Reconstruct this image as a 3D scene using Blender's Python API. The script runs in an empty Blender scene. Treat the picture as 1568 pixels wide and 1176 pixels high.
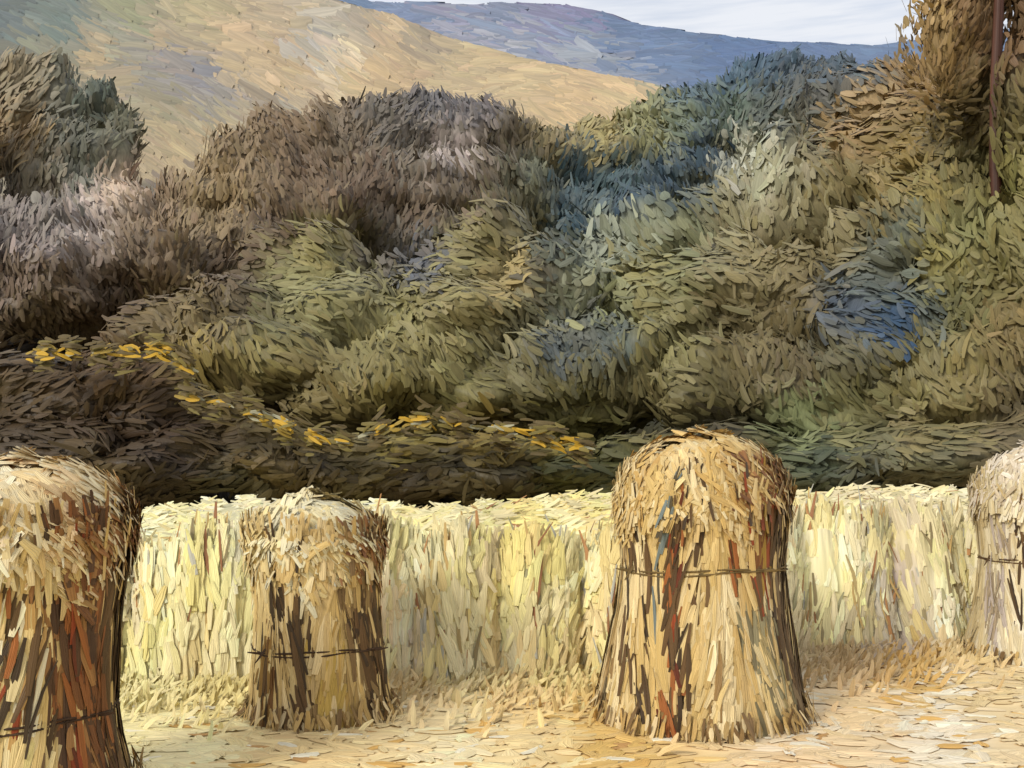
import bpy, math
import numpy as np
from mathutils import Vector
rng = np.random.default_rng(7)
EYE = 1.9      # eye height (m)
F = 1568.0     # survey unit: tangent of bearing/elevation * F
CX, HY = 784.0, 700.0

def lin(c):
    c = np.asarray(c, float)/255.0
    return np.where(c <= 0.04045, c/12.92, ((c+0.055)/1.055)**2.4)

# ------------------------------------------------------------ plant / soil colour surveys
VEG = """30 130 120 110 90;30 200 150 130 100;90 160 95 95 85;150 150 80 88 80;190 180 95 95 80;120 220 78 80 72;60 260 110 105 95;130 260 75 78 70;90 330 105 100 98
20 350 120 112 110;60 380 120 110 108;130 330 158 146 142;180 290 168 150 135;20 430 110 96 88;100 420 95 80 66;200 350 100 86 70;250 310 118 100 80;300 320 122 106 78;340 300 128 110 80
250 390 92 77 60;180 440 75 61 48;60 480 98 86 66;120 510 70 58 43;230 500 95 82 55;300 470 105 92 62;340 400 88 73 58;400 250 108 92 70;450 210 112 95 76;480 270 100 83 66;420 330 85 70 54
520 220 105 93 78;560 280 84 69 56;600 180 92 87 82;670 150 90 89 94;740 160 96 91 94;690 230 154 144 142;640 240 100 92 82;720 290 95 83 68;640 320 88 74 59;780 210 105 96 82;840 210 120 110 82
920 210 135 125 85;1000 190 120 120 85;820 260 85 88 74;890 260 54 74 84;950 270 57 76 82;1040 180 95 105 90;1060 130 72 90 104;1120 100 56 78 98;1180 90 52 70 88;1260 85 60 74 88;1320 90 62 76 88
1120 170 74 88 78;1180 170 68 75 72;1250 150 74 75 72;1080 230 46 64 80;1020 280 50 68 84;960 310 40 60 80;880 330 44 64 76;860 380 64 70 64;780 330 96 91 68;740 370 115 108 70;640 400 76 80 90
600 380 80 74 66;480 380 125 118 75;440 430 115 112 75;500 470 118 115 78;420 500 95 92 62;360 450 85 75 58;560 470 112 108 75;620 480 120 115 75;700 420 125 118 80;780 420 145 130 85;830 430 75 72 60
720 480 118 110 72;800 490 115 110 80;640 540 110 102 62;560 540 105 98 60;480 560 105 95 58;400 560 115 105 60;300 560 120 105 55;700 570 105 100 60;780 570 95 90 60;850 540 68 76 80;850 600 95 90 58
880 640 110 105 60;600 620 105 95 50;500 630 115 102 60;400 620 90 78 45;930 360 132 138 124;980 340 137 142 122;1050 350 107 110 84;980 410 120 115 75;900 410 117 122 106;870 450 95 98 80;930 460 120 123 88
1000 470 120 115 75;1050 420 111 111 80;940 520 76 84 82;900 500 86 89 82;1020 540 110 105 68;960 580 96 90 58;1000 610 96 88 56;1140 230 168 170 158;1180 270 143 142 118;1230 240 111 106 84;1120 320 123 118 90
1200 320 133 126 98;1270 280 120 110 75;1150 400 118 109 76;1100 400 113 107 80;1220 400 108 98 68;1280 380 110 102 73;1120 480 103 94 64;1200 480 96 85 54;1150 560 91 82 54;1220 570 82 73 50;1080 600 86 80 50
1100 660 60 55 38;1300 470 64 74 88;1370 500 46 70 100;1330 430 76 84 82;1360 400 86 90 80;1300 540 86 83 62;1400 540 96 90 56;1480 560 108 98 58;1540 500 113 100 66;1400 600 108 101 63;1300 620 99 96 60
1230 640 110 117 81;1300 660 108 106 72;1400 660 111 102 69;1480 640 117 108 72;1540 640 98 88 64;1260 700 60 67 52;1350 700 85 83 61;1450 700 80 78 56;1540 700 90 82 62;1320 720 65 68 56;1300 200 133 111 75
1340 150 145 125 93;1400 130 120 97 62;1440 50 130 107 68;1420 10 150 127 88;1500 30 98 76 50;1550 50 88 67 44;1380 230 118 101 57;1440 200 99 87 52;1500 180 79 67 42;1550 170 88 81 55;1480 250 84 79 50
1550 260 112 107 63;1350 300 113 101 63;1420 300 117 107 63;1380 340 80 86 76;1480 350 98 97 60;1550 350 108 103 63;1440 400 112 106 60;1520 430 103 98 62;1470 470 98 96 62;1420 470 80 88 84
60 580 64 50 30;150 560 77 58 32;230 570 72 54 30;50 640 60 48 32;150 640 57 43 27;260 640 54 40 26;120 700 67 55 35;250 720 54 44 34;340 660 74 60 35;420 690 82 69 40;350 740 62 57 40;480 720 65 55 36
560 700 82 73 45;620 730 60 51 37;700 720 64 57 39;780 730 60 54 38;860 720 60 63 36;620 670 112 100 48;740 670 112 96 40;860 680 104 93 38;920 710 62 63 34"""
GOLD = """0 40 95 105 98;100 30 105 117 104;200 20 150 145 100;300 20 182 162 112;0 100 115 108 85;60 90 132 128 100;150 90 182 155 108;250 80 188 160 112;240 95 140 135 130;290 112 135 130 132;340 142 142 132 120;400 162 172 150 114;420 175 150 138 116
250 150 150 138 100;350 60 198 168 120;450 50 198 170 126;480 70 168 164 150;520 90 214 190 148;600 110 198 164 112;700 110 200 172 120;600 60 198 168 120;800 130 204 174 120;900 140 210 175 120;960 160 214 180 122;370 110 200 170 120;180 60 140 136 112;320 190 165 150 112
880 180 205 170 112;560 140 204 172 117;450 140 198 168 120;350 220 188 160 108;260 200 180 155 108;300 250 188 160 108;230 240 172 148 105;150 290 185 162 132;1040 150 130 135 110;650 52 165 145 112;1200 150 60 80 90;-200 50 120 120 95;430 100 192 160 108;550 30 160 145 118"""  # slate-blue points at upper left paint shadow strokes onto the hill
MTN = """540 5 92 112 140;640 25 105 118 142;700 20 125 124 142;760 45 102 114 136;850 25 118 117 142;880 60 110 122 146;960 50 88 108 138;700 60 134 134 143;780 85 152 152 156;900 95 143 147 153;1000 60 92 112 144
1050 80 84 104 132;950 110 126 133 146;1130 70 74 98 134;1250 78 78 98 130;1350 85 86 106 134;880 18 112 109 137;1200 100 78 98 130"""  # mountain colours are paled with haze mixed in
FIELD = """220 850 245 235 190;260 930 232 218 132;300 850 238 226 155;330 950 238 222 152;250 1020 238 225 165;330 1040 228 210 142;640 800 240 222 152;620 850 208 205 150;700 840 228 207 138;760 900 234 212 140
820 830 240 222 136;860 880 222 212 132;900 850 236 218 142;680 960 226 210 136;600 950 245 228 202;780 980 238 218 158;840 1000 228 212 145;900 930 243 228 175;700 1020 232 215 160;1260 830 240 230 188
1300 900 244 234 172;1350 830 228 212 165;1370 900 188 172 160;1430 850 230 216 158;1460 920 245 235 205;1350 960 186 170 152;1500 820 228 216 150;1540 900 216 204 188;1400 780 228 211 158;1260 780 222 206 148
1500 760 218 205 170;250 800 225 215 155;400 790 220 213 180;480 760 198 204 198;680 765 216 209 160;800 760 222 205 130
300 1140 242 226 172;450 1130 230 200 142;600 1110 240 213 156;700 1140 245 226 178;650 1080 228 204 154;800 1090 231 201 142;800 1150 240 213 155;940 1140 220 180 104;1000 1140 224 188 122;1100 1120 235 204 150
1200 1110 230 222 198;1200 1160 235 200 148;1300 1080 235 204 154;1300 1000 205 176 126;1400 1030 208 168 96;1450 1100 238 226 200;1500 1050 224 196 142;1550 1130 230 204 156;1500 1000 224 197 138"""  # tan points right of the large shock paint its cast shadow
def parse(s):
    a = np.array([[float(v) for v in r.split()] for r in s.replace('\n', ';').split(';') if r.strip()])
    return a[:, :2], lin(a[:, 2:])
VEG, GOLD, MTN, FIELD = map(parse, (VEG, GOLD, MTN, FIELD))
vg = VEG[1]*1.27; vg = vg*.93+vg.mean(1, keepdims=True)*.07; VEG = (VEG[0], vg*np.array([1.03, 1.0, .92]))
gg = GOLD[1]; gg = gg*.92+gg.mean(1, keepdims=True)*.08; GOLD = (GOLD[0], gg*np.array([.82, .84, .86]))

def bearing(P):
    return CX + P[:, 0]/P[:, 1]*F, HY - (P[:, 2]-EYE)/P[:, 1]*F
def lookup(tab, px, py, jit=14, soft=14, tone=0.16):
    n = len(px); out = np.empty((n, 3)); pts, cols = tab
    qx = px+rng.normal(0, 1, n)*jit; qy = py+rng.normal(0, 1, n)*jit
    for s in range(0, n, 20000):
        d2 = (qx[s:s+20000, None]-pts[None, :, 0])**2+(qy[s:s+20000, None]-pts[None, :, 1])**2
        w = 1/(d2+soft*soft)**2
        out[s:s+20000] = (w@cols)/w.sum(1)[:, None]
    out *= np.exp(rng.normal(0, tone, n))[:, None]
    out *= np.exp(rng.normal(0, tone*0.15, (n, 3)))
    return np.clip(out, 0.004, 0.9)

# ------------------------------------------------------------ materials
def paint_mat(name, uv=True, rough=0.5, bump=0.5, sc=6.0, lo=.75, hi=1.18):
    m = bpy.data.materials.new(name); m.use_nodes = True
    nt = m.node_tree; N = nt.nodes; L = nt.links
    b = N['Principled BSDF']; b.inputs['Roughness'].default_value = rough
    b.inputs['Specular IOR Level'].default_value = 0.25
    at = N.new('ShaderNodeAttribute'); at.attribute_name = 'Col'
    tc = N.new('ShaderNodeTexCoord'); mp = N.new('ShaderNodeMapping')
    L.new(tc.outputs['UV' if uv else 'Object'], mp.inputs['Vector'])
    mp.inputs['Scale'].default_value = (7, 0.6, 1) if uv else (sc*0.25, sc, sc)
    nz = N.new('ShaderNodeTexNoise'); nz.noise_dimensions = '2D' if uv else '3D'; nz.inputs['Scale'].default_value = 1.0
    nz.inputs['Detail'].default_value = 1.5; L.new(mp.outputs[0], nz.inputs['Vector'])
    mr = N.new('ShaderNodeMapRange'); L.new(nz.outputs['Fac'], mr.inputs['Value'])
    mr.inputs['From Min'].default_value = .25; mr.inputs['From Max'].default_value = .75
    mr.inputs['To Min'].default_value = lo; mr.inputs['To Max'].default_value = hi
    mx = N.new('ShaderNodeMix'); mx.data_type = 'RGBA'; mx.blend_type = 'MULTIPLY'
    mx.inputs['Factor'].default_value = 1
    L.new(at.outputs['Color'], mx.inputs['A']); L.new(mr.outputs[0], mx.inputs['B'])
    L.new(mx.outputs['Result'], b.inputs['Base Color'])
    bp = N.new('ShaderNodeBump'); bp.inputs['Strength'].default_value = bump
    bp.inputs['Distance'].default_value = 0.02
    L.new(nz.outputs['Fac'], bp.inputs['Height']); L.new(bp.outputs[0], b.inputs['Normal'])
    return m
M_LEAF = paint_mat('foliage_dabs', rough=0.5, lo=.82, hi=1.14)
M_STRAW = paint_mat('straw_dabs', rough=0.5, bump=.6, lo=.84, hi=1.12)
M_SOIL = paint_mat('soil', uv=False, rough=0.8, sc=5.0)

# ------------------------------------------------------------ mesh builder
class Build:
    def __init__(s): s.v = []; s.f = []; s.c = []; s.u = []; s.n = 0
    def add(s, v, f, c, u):
        s.v.append(v); s.f.append(f+s.n); s.c.append(c); s.u.append(u); s.n += len(v)
    def make(s, name, mat):
        V = np.concatenate(s.v).astype(np.float32); Q = np.concatenate(s.f).astype(np.int32)
        C = np.concatenate(s.c); U = np.concatenate(s.u)
        me = bpy.data.meshes.new(name); me.vertices.add(len(V)); me.vertices.foreach_set('co', V.ravel())
        me.loops.add(Q.size); me.loops.foreach_set('vertex_index', Q.ravel())
        me.polygons.add(len(Q)); me.polygons.foreach_set('loop_start', np.arange(0, Q.size, 4, dtype=np.int32))
        me.polygons.foreach_set('use_smooth', np.ones(len(Q), bool))
        ca = me.color_attributes.new('Col', 'FLOAT_COLOR', 'POINT')
        ca.data.foreach_set('color', np.concatenate([C, np.ones((len(C), 1))], 1).astype(np.float32).ravel())
        uv = me.uv_layers.new(name='UVMap'); uv.data.foreach_set('uv', U[Q.ravel()].astype(np.float32).ravel())
        me.update(calc_edges=True); me.materials.append(mat)
        o = bpy.data.objects.new(name, me); bpy.context.scene.collection.objects.link(o)
        return o
US = np.array([-.5, -.17, .17, .5]); VS = np.array([-1., 0, 1]); TAP = np.array([.6, 1, .9, .4])
GRIDF = np.array([[i*3+j, i*3+j+1, (i+1)*3+j+1, (i+1)*3+j] for i in range(3) for j in range(2)])
def unit(a): return a/np.maximum(np.linalg.norm(a, axis=-1, keepdims=True), 1e-9)
def add_strokes_pts(B, P, col):
    n = len(P)
    r = rng.uniform(0, 60, (n, 2))
    uu, vv = np.meshgrid(US, VS, indexing='ij')
    U = np.stack([r[:, 0, None]+vv.ravel()[None]*0.6, r[:, 1, None]+uu.ravel()[None]*1.5], -1)
    edge = np.exp(rng.normal(0, .05, (n, 1, 3)))*np.ones((1, 4, 1))
    c = col[:, None, :]*edge.reshape(n, 12, 1)
    fc = (GRIDF[None]+12*np.arange(n)[:, None, None]).reshape(-1, 4)
    B.add(P.reshape(-1, 3), fc, np.clip(c, 0, .92).reshape(-1, 3), U.reshape(-1, 2))
def add_strokes(B, P0, D, Nn, L, wid, col, arch=0.08, bend=0.15, ridge=.1):
    n = len(P0); D = unit(D); W = unit(np.cross(D, Nn)); Nn = np.cross(W, D)
    L = np.broadcast_to(L, n)[:, None, None]; wid = np.broadcast_to(wid, n)[:, None, None]
    uu, vv = np.meshgrid(US, VS, indexing='ij'); uu = uu.ravel()[None, :, None]; vv = vv.ravel()[None, :, None]
    tp = np.repeat(TAP, 3)[None, :, None]; bd = rng.normal(0, bend, n)[:, None, None]
    P = P0[:, None]+D[:, None]*uu*L+W[:, None]*(vv*wid*.5*tp+bd*L*uu**2)+Nn[:, None]*((1-vv**2)*wid*ridge+arch*L*(.25-uu**2))
    add_strokes_pts(B, P, col)
def add_tube(B, pts, rad, col, k=8):
    pts = np.array(pts, float); m = len(pts); T = unit(np.gradient(pts, axis=0))
    ref = np.array([0.3, 1, 0.1]); A = unit(np.cross(T, ref)); Bv = np.cross(T, A)
    an = np.linspace(0, 2*np.pi, k, endpoint=False)
    rj = np.array(rad)[:, None]*(1+rng.normal(0, .08, (m, k)))
    V = pts[:, None]+rj[..., None]*(np.cos(an)[None, :, None]*A[:, None]+np.sin(an)[None, :, None]*Bv[:, None])
    f = np.array([[i*k+j, i*k+(j+1) % k, (i+1)*k+(j+1) % k, (i+1)*k+j] for i in range(m-1) for j in range(k)])
    c = np.tile(lin(col), (m*k, 1))*np.exp(rng.normal(0, .25, (m*k, 1)))
    u = np.stack([np.tile(np.arange(k), m)*.5, np.repeat(np.arange(m), k)*.8], -1)
    B.add(V.reshape(-1, 3), f, c, u)
SK, SR = 36, 22
_th = np.linspace(0.02, np.pi-.02, SR)[:, None]; _ph = np.linspace(0, 2*np.pi, SK, endpoint=False)[None]
SPH = np.stack([np.sin(_th)*np.cos(_ph), np.sin(_th)*np.sin(_ph), np.cos(_th)+0*_ph], -1).reshape(-1, 3)
SPHF = np.array([[i*SK+j, i*SK+(j+1) % SK, (i+1)*SK+(j+1) % SK, (i+1)*SK+j] for i in range(SR-1) for j in range(SK)])

# ------------------------------------------------------------ terrain
RX = [-1200, -200, 0, 300, 500, 600, 680, 780, 900, 1000, 1060, 1120, 1300, 1568, 2600]
RY = [-200, -230, -160, -70, 0, 25, 58, 88, 112, 130, 150, 150, 125, 100, 60]
def surf(px, py):
    rd = np.interp(px, RX, RY)
    t = np.clip((835-py)/(835-rd), 0, 1.0)**1.25
    Y = 22*9.1**t
    return np.stack([(px-CX)/F*Y, Y, EYE-(py-HY)/F*Y], -1)
M2X = [-1200, 400, 540, 700, 800, 880, 930, 960, 1060, 1180, 1260, 1340, 1420, 1568, 2600]
M2Y = [-60, -10, 3, 9, 6, 11, 22, 36, 52, 66, 69, 73, 62, 45, 20]
def surf2(px, py):
    rd = np.interp(px, M2X, M2Y)
    t = np.clip((330-py)/(330-rd), 0, 1.0)
    Y = 300+600*t
    return np.stack([(px-CX)/F*Y, Y, EYE-(py-HY)/F*Y], -1)
def sheet(fn, X, ridge, base, tabf, rows=70):
    B = Build(); px = np.arange(-1200, 2601, 20.); rd = np.interp(px, X, ridge)
    tt = np.linspace(0, 1, rows)[:, None]
    PY = base+(rd[None]-base)*tt; PX = np.broadcast_to(px[None], PY.shape)
    P = fn(PX.ravel(), PY.ravel())
    c = tabf(PX.ravel(), PY.ravel())
    back = P[-len(px):].copy(); back[:, :2] *= 1.5; back[:, 2] = -2
    mid = P[-len(px):].copy(); mid[:, :2] *= 1.12; mid[:, 2] *= .93
    P = np.concatenate([P, mid, back]); c = np.concatenate([c, c[-len(px):], c[-len(px):]])
    w = len(px); h = rows+2
    i, j = np.meshgrid(np.arange(h-1), np.arange(w-1), indexing='ij'); a = (i*w+j).ravel()
    B.add(P, np.stack([a, a+1, a+w+1, a+w], -1), c, P[:, :2]*.1)
    return B
def hill_col(px, py, **k):
    g = lookup(GOLD, px, py, **k); v = lookup(VEG, px, py, **k)
    line = np.interp(px, [0, 200, 400, 620, 760, 900, 1010, 1060, 1568], [400, 300, 235, 200, 200, 215, 190, 90, 60])
    return np.where((py+rng.normal(0, 12, len(py)) < line)[:, None], g, v)
def surf_strokes(B, fn, tabf, n, x0, x1, y1, ang, L, wid, lift, topf):
    px = rng.uniform(x0, x1, n); top = topf(px); py = top+(y1-top)*rng.uniform(0, 1, n)
    a = np.radians(ang(px, py)+rng.normal(0, 11, n)); Ln = L*np.exp(rng.normal(0, .35, n)); w = wid*np.exp(rng.normal(0, .35, n))
    uu, vv = np.meshgrid(US, VS, indexing='ij'); uu = uu.ravel()[None]; vv = vv.ravel()[None]; tp = np.repeat(TAP, 3)[None]
    bd = rng.normal(0, .18, n)[:, None]
    l = uu*Ln[:, None]; s = vv*.5*tp*w[:, None]+bd*Ln[:, None]*uu**2
    X = px[:, None]+np.cos(a)[:, None]*l-np.sin(a)[:, None]*s
    Yp = py[:, None]+np.sin(a)[:, None]*l+np.cos(a)[:, None]*s
    Yp = np.maximum(Yp, topf(X.ravel()).reshape(X.shape)+0.3)
    P = fn(X.ravel(), Yp.ravel()).reshape(n, 12, 3)
    sc = P[:, :, 1:2]/F
    lf = (rng.uniform(.3, 1, (n, 1, 1))*lift+(1-(vv**2))[..., None]*w[:, None, None]*.14)*sc
    P = P+lf*np.array([0, -.55, .83])
    add_strokes_pts(B, P, tabf(px, py))

B = sheet(surf, RX, RY, 835, lambda a, b: hill_col(a, b, jit=0, tone=.03))
rf = lambda x: np.interp(x, RX, RY)
def hang(px, py): return np.interp(px, [-200, 100, 300, 600, 1000], [14, 18, 27, 20, 12])+14*np.sin(px/90+py/50)
surf_strokes(B, surf, lambda a, b: hill_col(a, b, jit=12, tone=.10), 18000, -300, 1300, 400, hang, 42, 12, 3, rf)
surf_strokes(B, surf, lambda a, b: lookup(VEG, a, b, tone=.14), 9000, -300, 1900, 830, lambda a, b: -50+60*np.sin(a/80), 30, 10, 8, lambda x: np.full_like(x, 330.))
B.make('hillside', M_LEAF)
B = sheet(surf2, M2X, M2Y, 330, lambda a, b: lookup(MTN, a, b, jit=0, tone=.03))
surf_strokes(B, surf2, lambda a, b: lookup(MTN, a, b, jit=18, tone=.08), 7000, 300, 1800, 200,
             lambda a, b: 10+8*np.sin(a/60), 50, 9, 3, lambda x: np.interp(x, M2X, M2Y))
B.make('distant_mountains', M_LEAF)

# ------------------------------------------------------------ trees
def tree(B, cx, cy, rx, ry, base, L=17, wid=5, dens=1.0, trunk=True, tone=.085, dirb=(0, 0, .6), core=True, fluff=.035, feather=.35, amp=1.0):
    root = surf(np.array([float(cx)]), np.array([float(base)]))[0]
    u = root[1]/F
    c = np.array([root[0], root[1], EYE-(cy-HY)*u]); R = np.array([rx, rx*.75, ry])*u
    K = np.concatenate([unit(rng.normal(0, 1, (5, 3)))*3.2, unit(rng.normal(0, 1, (7, 3)))*6.5, unit(rng.normal(0, 1, (9, 3)))*12])
    A = np.array([.085]*5+[.055]*7+[.022]*9)*amp; PH = rng.uniform(0, 6.28, len(A))
    def h(q): return (A*np.sin(q@K.T+PH)).sum(1)
    def nrm(q):
        gr = (A*np.cos(q@K.T+PH))@K
        gr = gr-q*(gr*q).sum(1)[:, None]
        return unit((q-gr*.65)/R*R.mean())
    if core:
        S = c+SPH*R*(.945*(1+h(SPH)))[:, None]
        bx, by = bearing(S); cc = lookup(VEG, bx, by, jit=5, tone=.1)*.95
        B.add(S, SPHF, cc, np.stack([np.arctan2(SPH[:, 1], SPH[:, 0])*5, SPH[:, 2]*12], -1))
    area = math.pi*rx*ry; wid = wid*1.1; n = int(area/(L*wid)*(9 if core else 13)*dens)
    q = unit(rng.normal(0, 1, (n, 3))); q = q[(q[:, 1] < .35) | (rng.uniform(0, 1, n) < .3)]; n = len(q)
    hq = h(q)
    rr = (1+hq)*((1+rng.normal(0, fluff, n)) if core else rng.uniform(.35, 1.1, n))
    P = c+q*R*rr[:, None]; nn = nrm(q)
    out = unit((P-(c-np.array([0, 0, R[2]*.9])))/R)
    sw = np.stack([np.sin(bearing(P)[0]/47+1.3), np.zeros(n), np.sin(bearing(P)[1]/39)], -1)
    D = out*.5+np.array(dirb)+sw*.45+rng.normal(0, .28, (n, 3))
    D = unit(D-nn*(D*nn).sum(1)[:, None]*(1-feather*.35))
    D = unit(D+nn*np.abs(rng.normal(0, feather*.28, n))[:, None])
    Nn = unit(nn*.8+q*.15+np.array([-.08, -.2, .15])+rng.normal(0, .06, (n, 3)))
    bx, by = bearing(P)
    col = lookup(VEG, bx, by, tone=tone)*np.exp(.35*hq)[:, None]  # painted shade: crown hollows darker, bumps lighter
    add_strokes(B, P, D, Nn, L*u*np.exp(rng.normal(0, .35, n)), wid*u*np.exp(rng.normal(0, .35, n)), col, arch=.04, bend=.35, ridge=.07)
    if trunk:
        r0 = max(.055*rx*u, .08); tc = (70, 52, 36)
        top = c+np.array([0, 0, R[2]*.5]); mid = (root+c)/2+np.array([rng.normal(0, .1)*R[0], 0, 0])
        add_tube(B, [root-np.array([0, 0, .5]), root+np.array([0, 0, .1]), mid, c, top], [r0*1.5, r0*1.2, r0*.9, r0*.6, r0*.15], tc)
        for j in range(6):
            s = mid+(c-mid)*rng.uniform(.1, .9); e = c+unit(rng.normal(0, 1, 3))*R*.8
            add_tube(B, [s, (s+e)/2+np.array([0, 0, -.06*R[2]]), e], [r0*.45, r0*.3, r0*.08], tc, 6)

B = Build()
for i in range(46):
    px = rng.uniform(1010, 1500); top = np.interp(px, [1010, 1060, 1150, 1350, 1500], [150, 108, 80, 92, 66])+rng.uniform(0, 90)
    tree(B, px, top+38, rng.uniform(36, 56), rng.uniform(32, 42), max(top+85, np.interp(px, RX, RY)+4), L=16, wid=4.5, dens=.65, trunk=False, feather=.8)
for a in [(880,285,60,48,350),(950,262,70,50,330),(1010,235,70,50,300),(1080,215,70,60,300),(1050,280,80,55,350),(970,310,80,45,370),(890,350,70,60,430),(1130,190,70,60,280),(1200,200,70,60,300),(1000,195,60,30,250),(920,222,50,30,270),(1240,190,70,60,290)]:
    tree(B, *a, L=17, wid=4.8, trunk=False, feather=.7)
B.make('distant_forest', M_LEAF)

for a in [(150,195,60,60,300),(25,190,75,85,330),(100,265,75,72,370),(-120,220,110,110,360)]:
    B = Build(); tree(B, *a, L=19, wid=4.8, dirb=(.35,0,.7), feather=.8, amp=1.2); B.make('hillside_shrub', M_LEAF)
B = Build()
for a in [(60,390,110,75,480),(150,350,75,55,430),(225,365,90,75,450),(310,335,85,70,430),(395,300,85,90,420),(470,272,95,85,400),(555,262,95,85,400),(640,222,90,78,370),(720,220,85,75,370),(790,245,75,55,350),(860,250,70,50,350),
          (100,450,130,80,550),(-60,420,100,100,550),(230,440,120,80,540),(330,400,100,75,490),(430,350,110,80,450),(520,340,110,80,440),(620,320,110,75,430),(720,310,100,70,420),(800,320,80,60,420),(640,385,80,50,460)]:
    tree(B, *a, L=17, wid=4.6, trunk=False, dens=1., dirb=(-.1,0,.8), feather=.8, fluff=.05)
B.make('autumn_thicket', M_LEAF)
for a in [(300,520,105,65,640),(460,435,100,88,600),(380,505,90,80,640),(600,475,100,80,640),(745,415,100,82,600),(530,525,110,80,670),(690,510,115,85,690),(820,485,95,90,680),(420,580,130,75,700),(560,600,130,70,720),(700,600,130,70,720),(840,590,120,80,730),(870,400,60,60,560)]:
    B = Build(); tree(B, *a, L=22, wid=6, dirb=(-.6,0,.2), feather=.4); B.make('olive_tree', M_LEAF)
for a in [(1005,405,100,88,600),(935,450,80,85,620),(1180,325,90,112,600),(1100,385,100,85,600),(1280,300,110,100,600),(1050,500,115,95,690),(1190,470,130,110,700),(950,570,115,85,720),(1120,600,130,95,745),(1330,430,110,110,700),
          (1240,610,120,85,755),(1380,560,130,95,745),(1500,620,140,95,760),(1530,470,130,115,735),(1430,400,120,120,720),(1660,500,150,200,750),(1400,260,105,100,640),(1340,185,80,75,560),(1470,300,100,90,680),(1680,250,150,200,740)]:
    B = Build(); tree(B, *a, L=23, wid=6.4, dirb=(-.45,0,.25), feather=.4); B.make('broadleaf_tree', M_LEAF)
B = Build()
for a in [(1455,60,72,95,720),(1600,20,68,150,720),(1500,-70,90,60,720)]:
    tree(B, *a, L=16, wid=4.5, trunk=False, dens=.5, core=False, feather=.7, amp=1.5)
    tree(B, a[0]+8, a[1]+10, a[2]*.72, a[3]*.8, a[4], L=16, wid=4.8, trunk=False, dens=.9, feather=.7, amp=1.7, fluff=.12)
for a in [(1500,215,85,70,700),(1590,250,85,110,700),(1560,330,90,80,700)]:
    tree(B, *a, L=21, wid=5.6, trunk=False, feather=.6, fluff=.08, amp=1.3)
def tall(px0, px1, py1, r, col, dep=25.5):
    u = dep/F; a = np.array([(px0-CX)*u, dep, 0.]); b = np.array([(px1-CX)*u, dep-.2, EYE-(py1-HY)*u])
    pts = [a+(b-a)*t+np.array([.12*math.sin(t*7), 0, 0]) for t in np.linspace(0, 1, 9)]
    add_tube(B, pts, np.linspace(r, r*.5, 9), col, 10)
tall(1532, 1524, -90, .22, (72, 44, 32), 26.5)
B.make('tall_oak_tree', M_LEAF)
B = Build()
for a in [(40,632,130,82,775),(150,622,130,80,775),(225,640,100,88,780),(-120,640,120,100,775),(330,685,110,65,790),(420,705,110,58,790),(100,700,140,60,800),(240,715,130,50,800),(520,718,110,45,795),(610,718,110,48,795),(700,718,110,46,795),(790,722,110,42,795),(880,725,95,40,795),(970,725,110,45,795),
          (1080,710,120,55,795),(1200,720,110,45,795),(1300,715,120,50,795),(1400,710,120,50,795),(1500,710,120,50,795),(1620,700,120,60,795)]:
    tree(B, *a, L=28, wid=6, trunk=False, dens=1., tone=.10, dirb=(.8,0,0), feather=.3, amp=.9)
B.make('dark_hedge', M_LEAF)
B = Build()
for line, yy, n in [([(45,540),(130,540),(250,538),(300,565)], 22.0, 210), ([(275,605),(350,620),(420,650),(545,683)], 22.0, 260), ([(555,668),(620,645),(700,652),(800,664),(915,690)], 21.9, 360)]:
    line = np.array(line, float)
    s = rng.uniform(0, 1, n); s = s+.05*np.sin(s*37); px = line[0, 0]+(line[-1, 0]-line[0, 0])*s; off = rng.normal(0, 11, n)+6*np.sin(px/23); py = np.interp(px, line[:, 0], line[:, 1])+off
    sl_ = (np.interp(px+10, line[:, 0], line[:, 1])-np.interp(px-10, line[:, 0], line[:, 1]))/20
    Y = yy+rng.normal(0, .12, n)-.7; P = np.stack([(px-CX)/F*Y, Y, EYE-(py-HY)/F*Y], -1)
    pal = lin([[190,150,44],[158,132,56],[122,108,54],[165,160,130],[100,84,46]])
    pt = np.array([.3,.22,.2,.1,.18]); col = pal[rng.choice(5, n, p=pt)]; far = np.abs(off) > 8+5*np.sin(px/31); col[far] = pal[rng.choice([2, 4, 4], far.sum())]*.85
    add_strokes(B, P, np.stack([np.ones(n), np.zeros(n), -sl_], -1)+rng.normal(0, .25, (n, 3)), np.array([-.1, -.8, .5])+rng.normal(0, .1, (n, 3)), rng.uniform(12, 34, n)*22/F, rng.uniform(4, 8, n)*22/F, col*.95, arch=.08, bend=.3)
B.make('yellow_hedge_sprays', M_LEAF)  # yellow and olive dabs along the hedge tops

# ------------------------------------------------------------ ground
B = Build()
g = np.concatenate([-np.geomspace(1500, 14, 14), np.linspace(-12, 12, 97), np.geomspace(14, 1500, 14)])
gy = np.concatenate([[-1500, -300, -60, -20, -8], np.linspace(-2, 24, 105), np.geomspace(27, 1500, 12)])
X, Y = np.meshgrid(g, gy); gz = lambda x, y: .015*np.sin(x*1.1+y)*np.sin(y*.9)
Z = gz(X, Y)*(np.abs(Y-11) < 13)
P = np.stack([X, Y, Z], -1).reshape(-1, 3)
pp = P.copy(); pp[:, 1] = np.clip(pp[:, 1], 6.3, 12); pp[:, 0] = np.clip(pp[:, 0], -4, 4); bx, by = bearing(pp)
c = lookup(FIELD, bx, np.maximum(by, 1050), jit=5, tone=.04, soft=40)
w = X.shape[1]; i, j = np.meshgrid(np.arange(X.shape[0]-1), np.arange(w-1), indexing='ij'); a = (i*w+j).ravel()
B.add(P, np.stack([a, a+1, a+w+1, a+w], -1), c, P[:, :2])
B.make('ground', M_SOIL)
B = Build(); n = 11000
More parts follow.
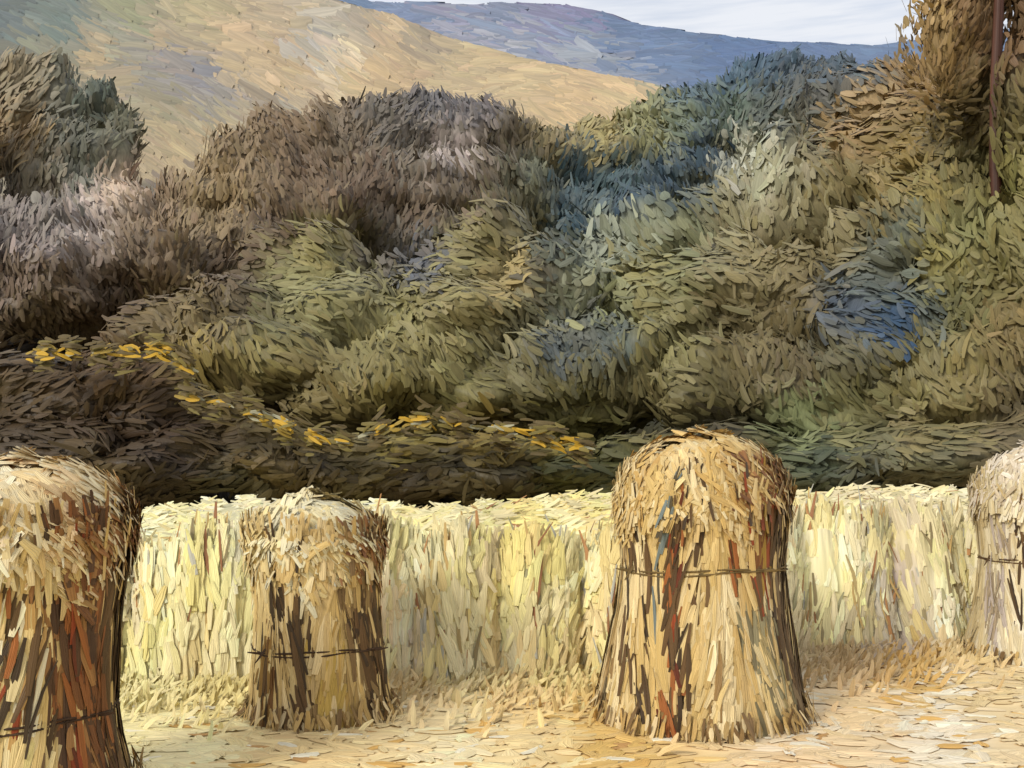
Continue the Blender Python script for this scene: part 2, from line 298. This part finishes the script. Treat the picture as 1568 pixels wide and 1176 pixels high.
x = rng.uniform(-7, 8, n); y = rng.uniform(3.5, 11.5, n); P = np.stack([x, y, gz(x, y)+.005+rng.uniform(.0, .006, n)], -1)
bx, by = bearing(P); col = lookup(FIELD, bx, np.clip(by, 1060, 1170), jit=22, tone=.045)
ac = rng.uniform(0, 1, n); col[ac < .02] = lin([218, 172, 96]); col[(ac > .02) & (ac < .028)] = lin([196, 150, 92]); col[(ac > .03) & (ac < .06)] = lin([242, 232, 202])
an = rng.normal(.1, .6, n)+.5*np.sin(x*2+y*3); D = np.stack([np.cos(an), np.sin(an), 0*an], -1)
add_strokes(B, P, D, np.array([-.03, -.08, 1])+rng.normal(0, .025, (n, 3)), rng.uniform(.12, .34, n), rng.uniform(.05, .13, n), col, arch=.01, bend=.35, ridge=.07)
n = 6000; x = rng.uniform(-7, 8, n); fr = np.interp(x, [-3, 1.5, 3, 4.5], [8.5, 8.8, 9.8, 10.3]); y = fr-np.abs(rng.normal(0, .6, n)); P = np.stack([x, y, rng.uniform(.0, .08, n)], -1)
bx, by = bearing(P); col = lookup(FIELD, bx, np.clip(by, 960, 1090), jit=18, tone=.05)
add_strokes(B, P, np.array([.35, 0, .8])+rng.normal(0, .35, (n, 3)), np.array([-.1, -.8, 1.])+rng.normal(0, .1, (n, 3)), rng.uniform(.08, .22, n), rng.uniform(.02, .05, n), col, arch=.05, bend=.3)
B.make('straw_stubble', M_STRAW)

# ------------------------------------------------------------ standing crop: bundled rows of stalks
fx, fy = [-12, -3, 1.5, 3, 4.5, 12], [8.5, 8.7, 9.0, 10.0, 10.5, 10.8]
bk = lambda x: np.abs(np.sin(x*3.3+.9*np.sin(x*1.3)+.5))
front = lambda x: np.interp(x, fx, fy)+.10*np.sin(x*2.3)-.26*bk(x)**.7-.05*np.abs(np.sin(x*9.7))
hb = lambda x, y: .17*np.abs(np.sin(x*3.3+.9*np.sin(x*1.3)+.5+(y-9)*1.1))
height = lambda x, y: 1.05+.08*np.sin(x*1.1+1+y*.3)+hb(x, y)+.03*np.sin(x*11+y*3)+.012*x
B = Build()
ctab = rng.uniform(0, 1, 4000); cpal = lin([[246,238,200],[238,222,145],[222,220,155],[230,200,140],[244,230,185],[208,194,172],[226,214,170]]); cidx = rng.choice(7, 4000, p=[.22,.19,.13,.12,.14,.1,.1])
def crop(n, y0, y1, zlow, acc, wd, flat=False):
    x = rng.uniform(-11, 12, n); yo = rng.uniform(y0, y1, n); h = height(x, front(x)+yo)
    z = (1-(1-zlow)*rng.uniform(0, 1, n))*h; y = front(x)+yo+.34*z/1.2; P = np.stack([x, y, z], -1)
    bx, by = bearing(P); col = lookup(FIELD, bx, by, jit=24, tone=.045)
    xi = (x+12+.12*np.sin(z*4+x)+rng.normal(0, .03, n))*6; zi = np.floor(z*1.8+ctab[(xi.astype(int)*13) % 4000]).astype(int)
    cc = cpal[cidx[(xi.astype(int)*5+zi*977) % 4000]]; col = col*.55+cc*.45*col.mean(1, keepdims=True)/.58
    cl = np.sin(x*9.0+np.sin(x*23))*.5+.5
    ac = rng.uniform(0, 1, n)
    pal = lin([[190, 140, 90], [180, 158, 106], [172, 166, 126], [207, 175, 112], [198, 194, 175], [165, 116, 78], [155, 140, 102]])
    m = ac < acc*cl*2; col[m] = pal[rng.integers(0, 7, m.sum())]
    wdt = rng.uniform(*wd, n); wdt[m] *= .55
    if flat:
        D = np.stack([np.ones(n), rng.normal(0, .5, n), rng.normal(.1, .4, n)], -1); NN = np.array([-.1, -.6, 1])+rng.normal(0, .12, (n, 3)); Ls = rng.uniform(.12, .36, n)
    else:
        lean = .12*np.sin(x*2.7)
        D = np.stack([lean+rng.normal(.04, .19, n), .25+rng.normal(0, .04, n), np.ones(n)], -1); NN = np.array([-.1, -1, .4])+rng.normal(0, .06, (n, 3)); Ls = rng.uniform(.12, .45, n)*(1+.5*m)
        g_ = (front(x+.02)-front(x-.02))/.04; NN[:, 0] += np.clip(g_, -1.2, 1.2)*.6
    add_strokes(B, P, D, NN, Ls, wdt, col, arch=.02, bend=.16, ridge=.06)
crop(26000, -.05, .05, 0.0, .09, (.03, .09)); crop(3500, -.02, .6, .9, .06, (.03, .06)); crop(11000, .15, 9, .9, .03, (.04, .09), True)
xs = np.linspace(-12.5, 13, 600); rows = []
for k, (dy, zz) in enumerate([(.0, 0), (.14, .5), (.28, .88), (.5, .93), (1, .93), (2, .93), (3, .93), (4.5, .93), (6, .93), (7.5, .93), (9, .93), (9.6, 0)]):
    rows.append(np.stack([xs, front(xs)+dy, height(xs, front(xs)+dy)*zz], -1))
P = np.concatenate(rows); bx, by = bearing(P); c = lookup(FIELD, bx, by, jit=3, tone=.05)*.95
w = len(xs); i, j = np.meshgrid(np.arange(len(rows)-1), np.arange(w-1), indexing='ij'); a = (i*w+j).ravel()
B.add(P, np.stack([a, a+1, a+w+1, a+w], -1), c, P[:, [0, 2]]*3)
B.make('standing_cornfield', M_STRAW)

# ------------------------------------------------------------ corn shocks
def shock(x0, y0, prof, ztie, rules, body, cap, zcap, seed, tiecol=(92, 68, 40), tr=.007):
    global rng
    rng = np.random.default_rng(seed); B = Build()
    prof = np.array(prof, float); pr = lambda z: np.interp(z, prof[:, 0], prof[:, 1])
    ztop = prof[-1, 0]
    toC = math.atan2(x0, y0)
    def place(phi, z, r):
        a = phi-toC
        r = r*(1+.035*np.sin(phi*3+seed)+.025*np.sin(phi*7+z*2.5))
        zz_ = z+.04*np.sin(phi*2+seed*2)*np.clip(z-.9, 0, 1)
        return np.stack([x0+np.sin(a)*r+.04*z*math.sin(seed), y0-np.cos(a)*r, zz_+0*phi], -1)
    zz = np.linspace(0, ztop-.05, 30); k = 60; ph = np.linspace(0, 2*np.pi, k, endpoint=False)
    V = []
    for z in zz: V.append(place(ph, np.full(k, z), pr(z)*.965*(1+.012*np.sin(ph*17))))
    V = np.concatenate(V); f = np.array([[i*k+j, i*k+(j+1) % k, (i+1)*k+(j+1) % k, (i+1)*k+j] for i in range(29) for j in range(k)])
    B.add(V, f, np.tile(lin((185, 150, 95)), (len(V), 1))*np.exp(rng.normal(0, .12, (len(V), 1))), np.stack([np.tile(ph, 30)*4, V[:, 2]*3], -1))
    bodyp = lin(body); capp = lin(cap)
    n = 5800; phi = rng.uniform(-np.pi, np.pi, n); phi = phi+.05*np.sin(phi*11)
    z = rng.uniform(.02, zcap+.1, n); L = rng.uniform(.16, .55, n)
    low = rng.uniform(0, 1, n) < .1; z = np.where(low, rng.uniform(0.05, .18, n), z)
    r = pr(z)*rng.uniform(.975, 1.012, n)+.008*np.sin(phi*13)
    bi = (np.floor((phi+np.pi)/(2*np.pi)*26+.5*np.sin(z*3)).astype(int)) % 26
    base = bodyp[rng.choice(len(body), 26)]; col = base[bi]*.55+bodyp[rng.choice(len(body), n)]*.45
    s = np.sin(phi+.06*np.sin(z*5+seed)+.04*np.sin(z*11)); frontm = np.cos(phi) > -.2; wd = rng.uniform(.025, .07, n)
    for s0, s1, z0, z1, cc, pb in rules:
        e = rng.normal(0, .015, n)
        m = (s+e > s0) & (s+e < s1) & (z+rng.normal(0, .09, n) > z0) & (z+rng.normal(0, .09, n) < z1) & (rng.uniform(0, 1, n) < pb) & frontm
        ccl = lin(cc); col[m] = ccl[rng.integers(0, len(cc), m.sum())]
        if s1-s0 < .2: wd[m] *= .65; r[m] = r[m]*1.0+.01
    P = place(phi, z, r); dz = .06; Pu = place(phi+rng.normal(0, .012, n)+.02*np.sin(phi*5+z*2), z+dz, r+(pr(z+dz)-pr(z-dz))*.5)
    D = unit(Pu-P); out = unit(place(phi, z, r+1)-P)
    col = col*np.exp(rng.normal(0, .05, n))[:, None]
    z2 = np.minimum(L, np.maximum(z*1.9, .12))
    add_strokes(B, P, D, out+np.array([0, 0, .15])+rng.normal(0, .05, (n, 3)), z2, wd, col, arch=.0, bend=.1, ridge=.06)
    n = 360; phi = rng.uniform(-np.pi, np.pi, n); P = place(phi, rng.uniform(.02, .12, n), pr(0)*rng.uniform(.96, 1.09, n))
    out = unit(place(phi, P[:, 2], 9.)-P); D = out*.35+np.array([0, 0, -1])+rng.normal(0, .22, (n, 3))
    fc = lin([(150, 120, 75), (205, 170, 105), (125, 98, 62), (225, 200, 150), (185, 153, 96)])[rng.integers(0, 5, n)]
    add_strokes(B, P, D, out, rng.uniform(.08, .22, n), rng.uniform(.018, .04, n), fc, arch=.02)
    n = 2300; phi = rng.uniform(-np.pi, np.pi, n); z = zcap-.12+.12*np.sin(phi*4+seed)+.06*np.sin(phi*9)+(ztop-zcap+.12)*rng.uniform(0, 1, n)**.8; z = np.minimum(z, ztop-.01)
    tz = np.clip((z-zcap)/(ztop-zcap), 0, 1)
    r = pr(z)*rng.uniform(.98, 1.015, n)+.004; P = place(phi, z+.003, r); P2 = place(phi+rng.normal(.03, .05, n)+.06*np.sin(phi*2), z-.04, pr(z-.04)*1.0+.008)
    P3 = place(phi+.1, z, r); D = unit(P2-P)+unit(P3-P)*(tz*rng.choice([-.8, .8, .4], n))[:, None]
    out = unit(place(phi, z, r+1)-P)+np.array([0, 0, .4])+np.array([0, 0, 1.])*tz[:, None]
    cs = capp[(np.floor((phi+np.pi)*4).astype(int)*7) % len(cap)]
    col = (cs*.55+capp[rng.choice(len(cap), n)]*.45)*np.exp(rng.normal(0, .045, n))[:, None]
    fade = (z < zcap+.1) & (rng.uniform(0, 1, n) < .5); col[fade] = bodyp[rng.integers(0, len(body), fade.sum())]
    m = (np.sin(phi) > .5) & (z < zcap+.24) & (rng.uniform(0, 1, n) < .7); col[m] = lin([(155, 108, 62), (174, 136, 84), (125, 85, 53)])[rng.integers(0, 3, m.sum())]  # right side of the cap browned in colour as its shade
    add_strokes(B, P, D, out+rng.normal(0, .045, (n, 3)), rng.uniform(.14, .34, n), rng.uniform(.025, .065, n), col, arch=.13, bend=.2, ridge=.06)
    n = 110; phi = rng.uniform(-np.pi, np.pi, n); z = zcap+rng.uniform(-.18, .05, n); P = place(phi, z, pr(z)*rng.uniform(1.0, 1.05, n))
    out = unit(place(phi, z, 9.)-P); D = out*.2+np.array([0, 0, -1])+rng.normal(0, .22, (n, 3))
    col = np.concatenate([capp, bodyp, lin([(150, 105, 60)])])[rng.integers(0, len(cap)+len(body)+1, n)]
    add_strokes(B, P, D, out, rng.uniform(.1, .24, n), rng.uniform(.015, .035, n), col, arch=.08)
    a = np.linspace(0, 2*np.pi, 61)
    for kk in range(2):
        zt = ztie+(kk-.5)*.02
        add_tube(B, place(a, zt+.012*np.sin(a*3+kk), pr(zt)*1.016+.008*np.sin(a*13+kk)), [tr]*61, tiecol, 6)
    P = place(np.array([-.9, -.85, .9]), np.full(3, ztie), pr(ztie)*np.array([1.08, 1.06, 1.06])); D = np.array([[-.9, -.2, .15], [-.5, -.2, -.7], [.8, -.2, .1]])
    add_strokes(B, P, D, np.tile([0., -1, .2], (3, 1)), .16, .018, np.tile(lin(tiecol), (3, 1)))
    return B.make('corn_shock', M_STRAW)
RUST = [(142, 66, 36), (105, 54, 34), (160, 98, 52)]; DK = [(88, 67, 42), (106, 80, 50), (72, 57, 40)]  # DK paints shade into the straw: right sides and gaps between bundles
TAN = [(212, 181, 116), (204, 173, 108), (225, 201, 143), (192, 160, 99), (208, 179, 123), (234, 214, 166)]
CAPG = [(214, 180, 112), (208, 172, 102), (224, 196, 138), (198, 158, 92), (228, 208, 158)]
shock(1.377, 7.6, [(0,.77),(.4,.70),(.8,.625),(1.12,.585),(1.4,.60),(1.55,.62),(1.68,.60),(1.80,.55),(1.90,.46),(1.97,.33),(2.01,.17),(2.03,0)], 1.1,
      [(-1.1,-.8,0,1.5,[(155,125,80),(130,114,85),(190,160,110)],.5),(.45,.85,0,.95,[(150,140,105),(125,115,85),(205,190,150),(175,155,105)],.6),(.62,.88,.95,1.75,[(165,130,55),(130,84,44),(105,78,45),(140,70,38)],.85),(.85,1.1,0,1.7,DK+[(130,110,80)],.8),(-.30,-.17,.0,1.7,RUST+DK+DK,.92),(-.42,-.36,.9,1.65,[(120,130,125),(90,80,60)],.6),(-.55,-.50,0,1.2,DK,.5),(-.75,-.70,.3,1.6,DK,.4),(.42,.50,1.0,1.75,RUST+DK,.85),(.1,.14,.0,1.0,[(150,118,70),(120,92,55)],.6),(-.02,.04,.9,1.65,DK,.7)],  # right-side browns and dark columns are shade put into the colour
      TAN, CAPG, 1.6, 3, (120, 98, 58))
shock(-1.41, 7.6, [(0,.52),(.3,.49),(.52,.47),(.8,.445),(1.08,.455),(1.22,.49),(1.32,.49),(1.42,.43),(1.51,.29),(1.56,.14),(1.58,.0)], .52,
      [(-.72,-.55,.8,1.25,DK,.6),(-.80,-.42,0,.5,DK+[(125,88,48),(150,115,60)],.75),(.3,.85,.55,1.2,[(160,132,84),(128,102,66),(185,156,98)],.75),(.6,1.1,0,1.25,DK+[(140,115,75)],.75),(-.2,.5,0,.5,[(195,163,85),(182,147,80),(170,140,85)],.8),(-.34,-.24,0,1.15,DK,.75),(-.02,.03,.6,1.2,DK,.5)],  # painted shade: right side, lower-left opening, bundle gaps
      TAN, [(234, 220, 172), (228, 208, 150), (216, 210, 184), (238, 228, 190), (220, 194, 132)], 1.18, 5, (72, 52, 36))
shock(-2.70, 5.6, [(0,.60),(.3,.52),(.52,.48),(1.0,.48),(1.25,.51),(1.42,.55),(1.56,.54),(1.68,.48),(1.77,.36),(1.83,.18),(1.85,0)], .52,
      [(-1,.2,.5,1.4,[(236,222,185),(205,185,120),(190,150,90)],.45),(.25,.9,.0,1.55,[(120,78,46),(92,66,45),(145,92,52),(80,58,42),(155,112,66)],.92),(.5,.56,.2,1.5,RUST,.8),(.12,.17,.2,1.5,DK,.7),(-.1,-.03,.5,1.5,RUST+DK,.8),(.85,1.1,0,1.5,DK,.8),(-.5,-.44,.5,1.5,RUST,.5)],  # brown right side carries the shade in its colour, dark gaps too
      TAN, [(236, 213, 165), (228, 200, 144), (240, 226, 188), (212, 170, 116), (230, 208, 158)], 1.4, 9, (72, 52, 36))
shock(5.06, 9.7, [(0,.72),(.4,.62),(.95,.54),(1.3,.56),(1.5,.58),(1.65,.54),(1.8,.42),(1.92,.2),(1.97,0)], .95,
      [(-.7,-.5,.2,1.4,[(190,175,160),(170,150,120)],.6),(-.35,-.28,.2,1.5,DK,.5)], [(226, 210, 170), (210, 192, 148), (236, 224, 194), (198, 174, 124)], [(222, 206, 178), (212, 192, 158), (230, 216, 194)], 1.48, 11)

# ------------------------------------------------------------ camera, light, sky
sc = bpy.context.scene
cam = bpy.data.cameras.new('camera'); co = bpy.data.objects.new('camera', cam); sc.collection.objects.link(co)
co.location = (0, 0, EYE); co.rotation_euler = (math.radians(90), 0, 0)
cam.lens = 36; cam.sensor_width = 36; cam.shift_y = 112/1568; cam.clip_end = 5000; sc.camera = co
sd = np.array([-.58, -.68, .56]); sd /= np.linalg.norm(sd)
el = math.asin(sd[2]); az = math.atan2(sd[0], sd[1])
sl = bpy.data.lights.new('sun', 'SUN'); sl.energy = 2.6; sl.angle = math.radians(18); sl.color = (1, .955, .88)
so = bpy.data.objects.new('sun', sl); sc.collection.objects.link(so)
so.rotation_euler = Vector(sd).to_track_quat('Z', 'Y').to_euler(); so.location = (-20, -15, 30)
w = bpy.data.worlds.new('World'); sc.world = w; w.use_nodes = True; nt = w.node_tree; N = nt.nodes; L = nt.links
bg = N['Background']; bg.inputs['Strength'].default_value = .15
sky = N.new('ShaderNodeTexSky'); sky.sky_type = 'NISHITA'; sky.sun_disc = False; sky.sun_elevation = el; sky.sun_rotation = az
tc = N.new('ShaderNodeTexCoord'); mp = N.new('ShaderNodeMapping'); mp.inputs['Scale'].default_value = (8, 8, 90); mp.inputs['Rotation'].default_value = (0, .08, 0)
nz = N.new('ShaderNodeTexNoise'); nz.inputs['Scale'].default_value = 1.6; nz.inputs['Detail'].default_value = 5
L.new(tc.outputs['Generated'], mp.inputs['Vector']); L.new(mp.outputs[0], nz.inputs['Vector'])
mr = N.new('ShaderNodeMapRange'); mr.inputs['From Min'].default_value = .3; mr.inputs['From Max'].default_value = .6; mr.inputs['To Min'].default_value = .75; mr.inputs['To Max'].default_value = 1
L.new(nz.outputs['Fac'], mr.inputs['Value'])
mx = N.new('ShaderNodeMix'); mx.data_type = 'RGBA'; L.new(mr.outputs[0], mx.inputs['Factor']); L.new(sky.outputs[0], mx.inputs['A']); mx.inputs['B'].default_value = (5.6, 5.8, 6.2, 1)
L.new(mx.outputs['Result'], bg.inputs['Color'])
sc.view_settings.view_transform = 'Standard'; sc.view_settings.look = 'None'; sc.view_settings.exposure = 0
